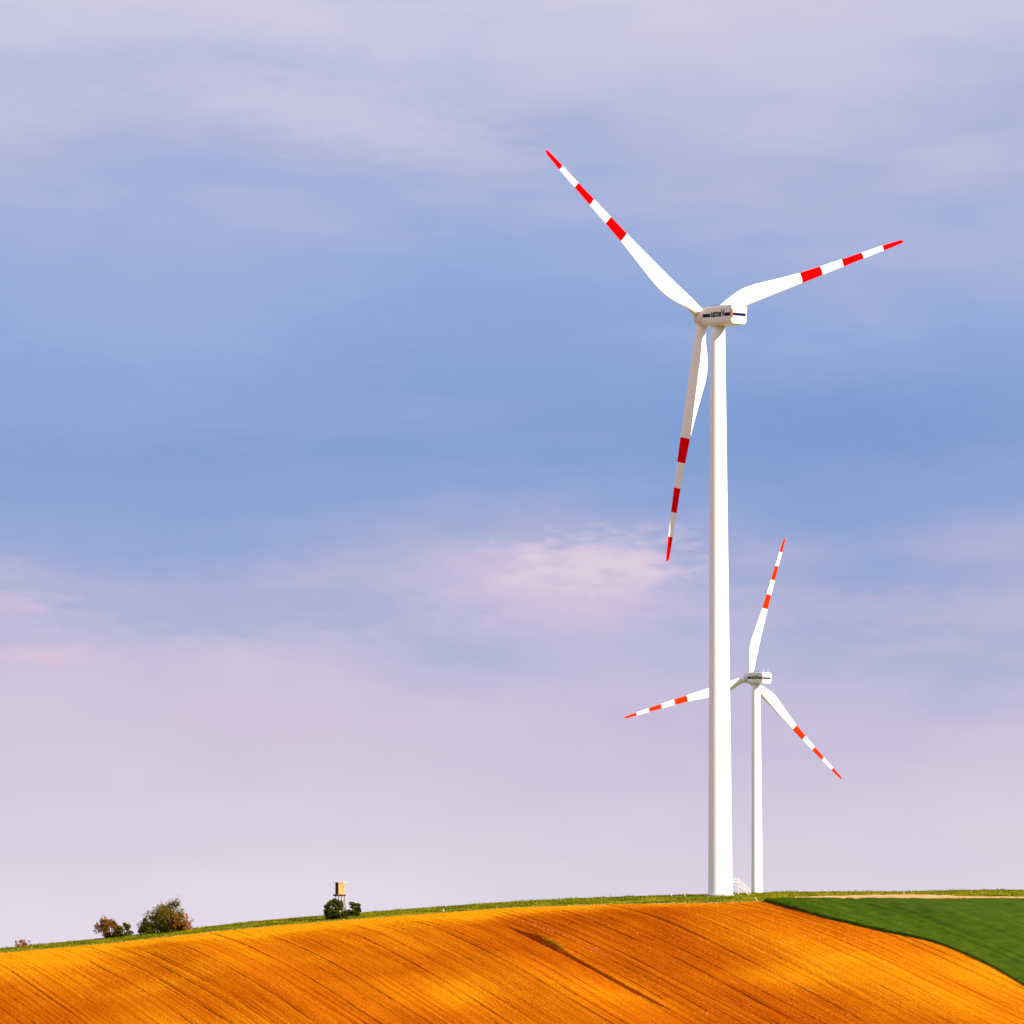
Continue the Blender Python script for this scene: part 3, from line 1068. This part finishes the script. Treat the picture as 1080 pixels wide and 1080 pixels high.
        for s in (-1, 1):
            bm = bmesh.new()
            beam(bm, (x0 - .1, s * .45, -.4), (x0 - .1, s * .45, th - .08), .09)
            obj('landing_post', bm, M_GALV, st)
        bm = bmesh.new()
        box(bm, (r0 - .06, -.42, th), (r0 + .035, .42, th + 2.05))
        d = obj('door', bm, M_GALV, root)
        d.rotation_euler = (0, 0, -yaw)
    return root


def hub_point(px, py, dist):
    return ray_dir(px, py) * dist


yaw1, yaw2 = math.radians(29.9), math.radians(24.5)
H1 = hub_point(741.8, 335.2, 1023.8)
off1 = np.array([-math.sin(yaw1), math.cos(yaw1)]) * OVERHANG * math.cos(TILT)
b1 = (H1[0] - off1[0], H1[1] - off1[1])
zb1 = ray_dir(759, 944.6)[2] * b1[1]
near = wind_turbine((b1[0], b1[1], zb1), yaw1, math.radians(22.6), 0.02, H1[2] - zb1, M_RED,
                    'large white wind turbine with red banded blades and a metal stair at its tower foot', True)
H2 = hub_point(789.7, 715.2, 1762.0)
off2 = np.array([-math.sin(yaw2), math.cos(yaw2)]) * OVERHANG * math.cos(TILT)
b2 = (H2[0] - off2[0], H2[1] - off2[1])
zb2 = float(terrain(b2[0], b2[1]))
far = wind_turbine((b2[0], b2[1], zb2), yaw2, math.radians(77.6), 0.02, H2[2] - zb2, M_ORANGE,
                   'white wind turbine with orange red blade bands whose tower foot hides behind the hill', False, (4.3, 2.62))
print('TURB', b1, zb1, 'terrain', terrain(*b1), 'hub h', H1[2] - zb1, '| far', b2, zb2, H2[2] - zb2)


# ------------------------------------------------------------------ raised hide
def raised_hide(px, py):
    x, y, z = ground_at(px, py)
    root = empty('raised_hide', (x, y, z - 0.05), math.radians(30))
    tag(root, 'tall wooden hunting hide on stilts rising between two green bushes', 'hunting hide')
    w, d = 1.25, 1.2
    zf = 4.0
    ztop = zf + 2.25
    legs = []
    for sx in (-1, 1):
        for sy in (-1, 1):
            bm = bmesh.new()
            tube(bm, [(sx * (w / 2 + .22), sy * (d / 2 + .22), -.4), (sx * (w / 2 - .08), sy * (d / 2 - .08), zf)], [.085, .07], 8)
            obj('leg', bm, M_WOODGREY, root)
    for (a, b) in (((-.75, -.68, .7), (.62, -.58, 3.2)), ((.75, -.68, .7), (-.62, -.58, 3.2)), ((-.75, -.68, .8), (-.62, .58, 3.2)), ((.75, -.68, .8), (.62, .58, 3.2))):
        bm = bmesh.new()
        beam(bm, a, b, .09)
        obj('brace', bm, M_WOODGREY, root)
    bm = bmesh.new()
    box(bm, (-w / 2 - .35, -d / 2 - .3, zf - .02), (w / 2 + .12, d / 2 + .12, zf + .1))
    obj('platform', bm, M_WOODGREY, root)
    for sy in (-1, 1):
        bm = bmesh.new()
        box(bm, (-w / 2 - .4, sy * d / 2 - .07, zf - .2), (w / 2 + .2, sy * d / 2 + .07, zf - .03))
        obj('floor_beam', bm, M_WOODDARK, root)
    # board walls: front (towards the camera, in the sun), left side's shade put into dark board colour, right and back
    cab = bmesh.new()
    box(cab, (-w / 2 + .05, -d / 2 + .05, zf + .1), (w / 2 - .05, d / 2 - .05, ztop - .06))
    cabin = obj('cabin', cab, M_WOODDARK, root)
    nb = 7
    for i in range(nb):
        z0 = zf + .1 + i * (ztop - zf - .16) / nb
        z1 = z0 + (ztop - zf - .16) / nb - .012
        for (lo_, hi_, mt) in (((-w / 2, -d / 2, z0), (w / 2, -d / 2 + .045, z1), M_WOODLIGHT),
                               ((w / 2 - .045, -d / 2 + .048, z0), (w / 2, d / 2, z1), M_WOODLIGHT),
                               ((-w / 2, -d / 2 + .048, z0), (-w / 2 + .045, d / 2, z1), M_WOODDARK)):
            bm = bmesh.new()
            j = random.uniform(-.008, .008)
            box(bm, (lo_[0] - j, lo_[1] - j, lo_[2]), (hi_[0] - j, hi_[1] - j, hi_[2]))
            obj('board', bm, mt, cabin)
    bm = bmesh.new()
    vs = box(bm, (-w / 2 - .28, -d / 2 - .3, ztop - .04), (w / 2 + .28, d / 2 + .25, ztop + .04))
    for v in vs:
        v.co.z += (v.co.x) * .07
    obj('roof', bm, M_WOODPALE, root)
    # ladder leaning against the right side
    lad = bmesh.new()
    beam(lad, (w / 2 + .95, -.62, -.3), (w / 2 + .08, -.62, zf + .05), .09)
    ladder = obj('ladder', lad, M_WOODPALE, root)
    bm = bmesh.new()
    beam(bm, (w / 2 + .95, -.15, -.3), (w / 2 + .08, -.15, zf + .05), .09)
    obj('rail', bm, M_WOODPALE, ladder)
    for i in range(11):
        f = (i + 1.2) / 12
        xx = w / 2 + .95 - .87 * f
        zz = -.3 + (zf + .35) * f
        bm = bmesh.new()
        beam(bm, (xx, -.64, zz), (xx, -.13, zz), .055)
        obj('rung', bm, M_WOODPALE, ladder)
    return root


raised_hide(358.5, 967.4)


# ------------------------------------------------------------------ shrubs
def shrub(name, px, py, w, h, nclump, nleaf, leaf, mats, label, seed, squash=1.0, lean=0.0, sparse=1.0, stems=7, topbias=0.0):
    rg = np.random.default_rng(seed)
    x, y, z = ground_at(px, py)
    root = empty(name, (x, y, z - 0.05))
    tag(root, label, 'bush', 'bushes on the hill crest')
    # clump centres fill the crown unevenly
    cl = []
    while len(cl) < nclump:
        p = rg.uniform(-1, 1, 3)
        p[2] = abs(p[2])
        if (p ** 2).sum() > 1:
            continue
        zz = p[2]
        cx = p[0] * w * .42 + lean * zz
        cl.append((cx, p[1] * w * .34 * squash, .04 * h + zz * h * rg.uniform(.70, .90), rg.uniform(.07, .15) * min(w, h * 1.2)))
    cl = np.array(cl)
    bm = bmesh.new()
    for i in range(stems):
        c = cl[rg.integers(len(cl))]
        b = Vector((rg.normal(0, w * .05), rg.normal(0, w * .05), -.3))
        e_ = Vector((c[0], c[1], c[2]))
        mid = b.lerp(e_, .5) + Vector((rg.normal(0, .12), rg.normal(0, .12), h * .08))
        tube(bm, [b, mid, e_], [.10, .06, .02], 6)
        for _ in range(3):
            c2 = cl[np.argsort(((cl[:, :3] - np.array(mid)) ** 2).sum(1))[rg.integers(min(6, len(cl)))]]
            tube(bm, [mid, Vector(c2[:3])], [.045, .015], 5)
    obj('trunk', bm, mats[1], root)
    # leaves
    ci = rg.integers(len(cl), size=nleaf)
    d = rg.normal(0, 1, (nleaf, 3))
    d /= np.linalg.norm(d, axis=1)[:, None]
    rad = cl[ci, 3] * rg.uniform(.25, 1.15, nleaf) ** .7
    P = cl[ci, :3] + d * rad[:, None] * np.array([1, 1, .85])
    P[:, 2] = np.maximum(P[:, 2], .05)
    # upright shoots break the outline
    ns = int(15 * sparse)
    S = []
    for _ in range(ns):
        c = cl[rg.integers(len(cl))]
        if c[2] < .35 * h:
            continue
        hh = rg.uniform(.25, .6) * h * .28
        dx = rg.normal(0, .12) + .25 * np.sign(c[0]) * rg.random()
        for k in range(9):
            f = k / 8
            S.append((c[0] + dx * hh * f + rg.normal(0, .05), c[1] + rg.normal(0, .05), c[2] + c[3] * .6 + hh * f))
    if S:
        P = np.vstack([P, np.array(S)])
    n = len(P)
    a = rg.normal(0, 1, (n, 3))
    a /= np.linalg.norm(a, axis=1)[:, None]
    b = np.cross(a, rg.normal(0, 1, (n, 3)))
    b /= np.linalg.norm(b, axis=1)[:, None]
    s = 1.35 * leaf * rg.uniform(.6, 1.3, n)[:, None]
    v = np.stack([P - a * s * .5, P + b * s * .3, P + a * s * .5, P - b * s * .36], 1).reshape(-1, 3)
    f = np.arange(n * 4).reshape(-1, 4)
    me = np_mesh('crown', v, f, False)
    at = me.attributes.new('tint', 'FLOAT', 'POINT')
    ctint = rg.uniform(0, 1, len(cl))
    tint = np.concatenate([.5 * ctint[ci] + .5 * rg.uniform(0, 1, nleaf), rg.uniform(.4, 1, n - nleaf)])
    at.data.foreach_set('value', np.repeat(tint, 4).astype(np.float32))
    obj('crown', me, mats[0], root)
    return root


shrub('bush', 352.5, 969.0, 4.3, 4.1, 50, 8500, .20, (M_LEAF_GREEN, M_BARK), 'dense dark green round bush at the left leg of the hunting hide', 11, stems=5, sparse=.6)
shrub('bush', 361.0, 969.0, 2.0, 2.3, 16, 2200, .19, (M_LEAF_GREEN, M_BARK), 'low dark green bush directly under the hunting hide', 12, stems=4, sparse=.5)
shrub('bush', 373.3, 966.2, 2.9, 2.9, 28, 4200, .19, (M_LEAF_GREEN, M_BARK), 'small dark green bush beside the ladder of the hunting hide', 17, stems=4, sparse=.6)
shrub('bush', 114, 989.0, 6.8, 4.3, 46, 5200, .19, (M_LEAF_RUSSET, M_BARK), 'loose russet brown bush beside the tallest olive bush', 23, sparse=1.6, stems=12)
shrub('bush', 131.5, 988.0, 4.0, 2.9, 30, 4200, .18, (M_LEAF_MID, M_BARK), 'small green bush tucked against the russet brown bush', 22, stems=5)
shrub('bush', 172, 983.6, 9.4, 7.2, 95, 12500, .20, (M_LEAF_OLIVE, M_BARK), 'tallest olive green bush on the crest with a ragged top', 36, sparse=1.9, stems=14, lean=1.0)
shrub('bush', 155, 985.0, 3.6, 3.0, 28, 4000, .19, (M_LEAF_GREEN, M_BARK), 'low dark bush at the shaded foot of the tallest olive bush', 32, stems=5)
shrub('bush', 188.5, 982.2, 4.2, 4.0, 30, 3000, .18, (M_LEAF_RUSSET, M_BARK), 'brown tinged bush leaning on the sunny side of the tallest olive bush', 37, stems=8, sparse=1.2)
shrub('bush', 198, 981.0, 3.2, 3.6, 16, 800, .15, (M_LEAF_PINK, M_BARKPINK), 'sparse pinkish twiggy shrub beside the tallest olive bush', 33, sparse=1.2, stems=16)
shrub('bush', 25, 998.5, 4.2, 1.7, 18, 560, .16, (M_LEAF_RUSSET, M_BARKPINK), 'very low thin reddish brown shrub standing apart in the grass', 41, sparse=1.4, stems=16)


# ------------------------------------------------------------------ small posts
def post(px, py, h, r, label, lean=0.0, mat=M_POST):
    x, y, z = ground_at(px, py)
    root = empty('marker_post', (x, y, z))
    root.rotation_euler = (0, math.radians(lean), 0)
    tag(root, label, 'post')
    bm = bmesh.new()
    tube(bm, [(0, 0, -.35), (0, 0, h)], [r, r * .92], 10)
    sh = obj('shaft', bm, mat, root)
    bm = bmesh.new()
    tube(bm, [(0, 0, h + .001), (0, 0, h + .05), (0, 0, h + .10)], [r * 1.25, r * 1.25, r * .4], 10)
    obj('cap', bm, mat, root)
    return root


post(708.4, 945.4, .42, .07, 'short pale post in the grass, farther from the big tower')
post(722.3, 945.2, .42, .07, 'short pale post in the grass, nearer to the big tower')
post(468.3, 962.3, .5, .065, 'short pale leaning marker stake at the edge of the ploughed field', -10)
post(643.8, 947.2, .5, .05, 'thin dark stake in the crest grass', 0, M_WOODGREY)
post(953.4, 943.2, .38, .05, 'short pale post behind the dirt track')
post(799.5, 950.6, .75, .05, 'slanting bleached stake at the corner of the green crop', -38)
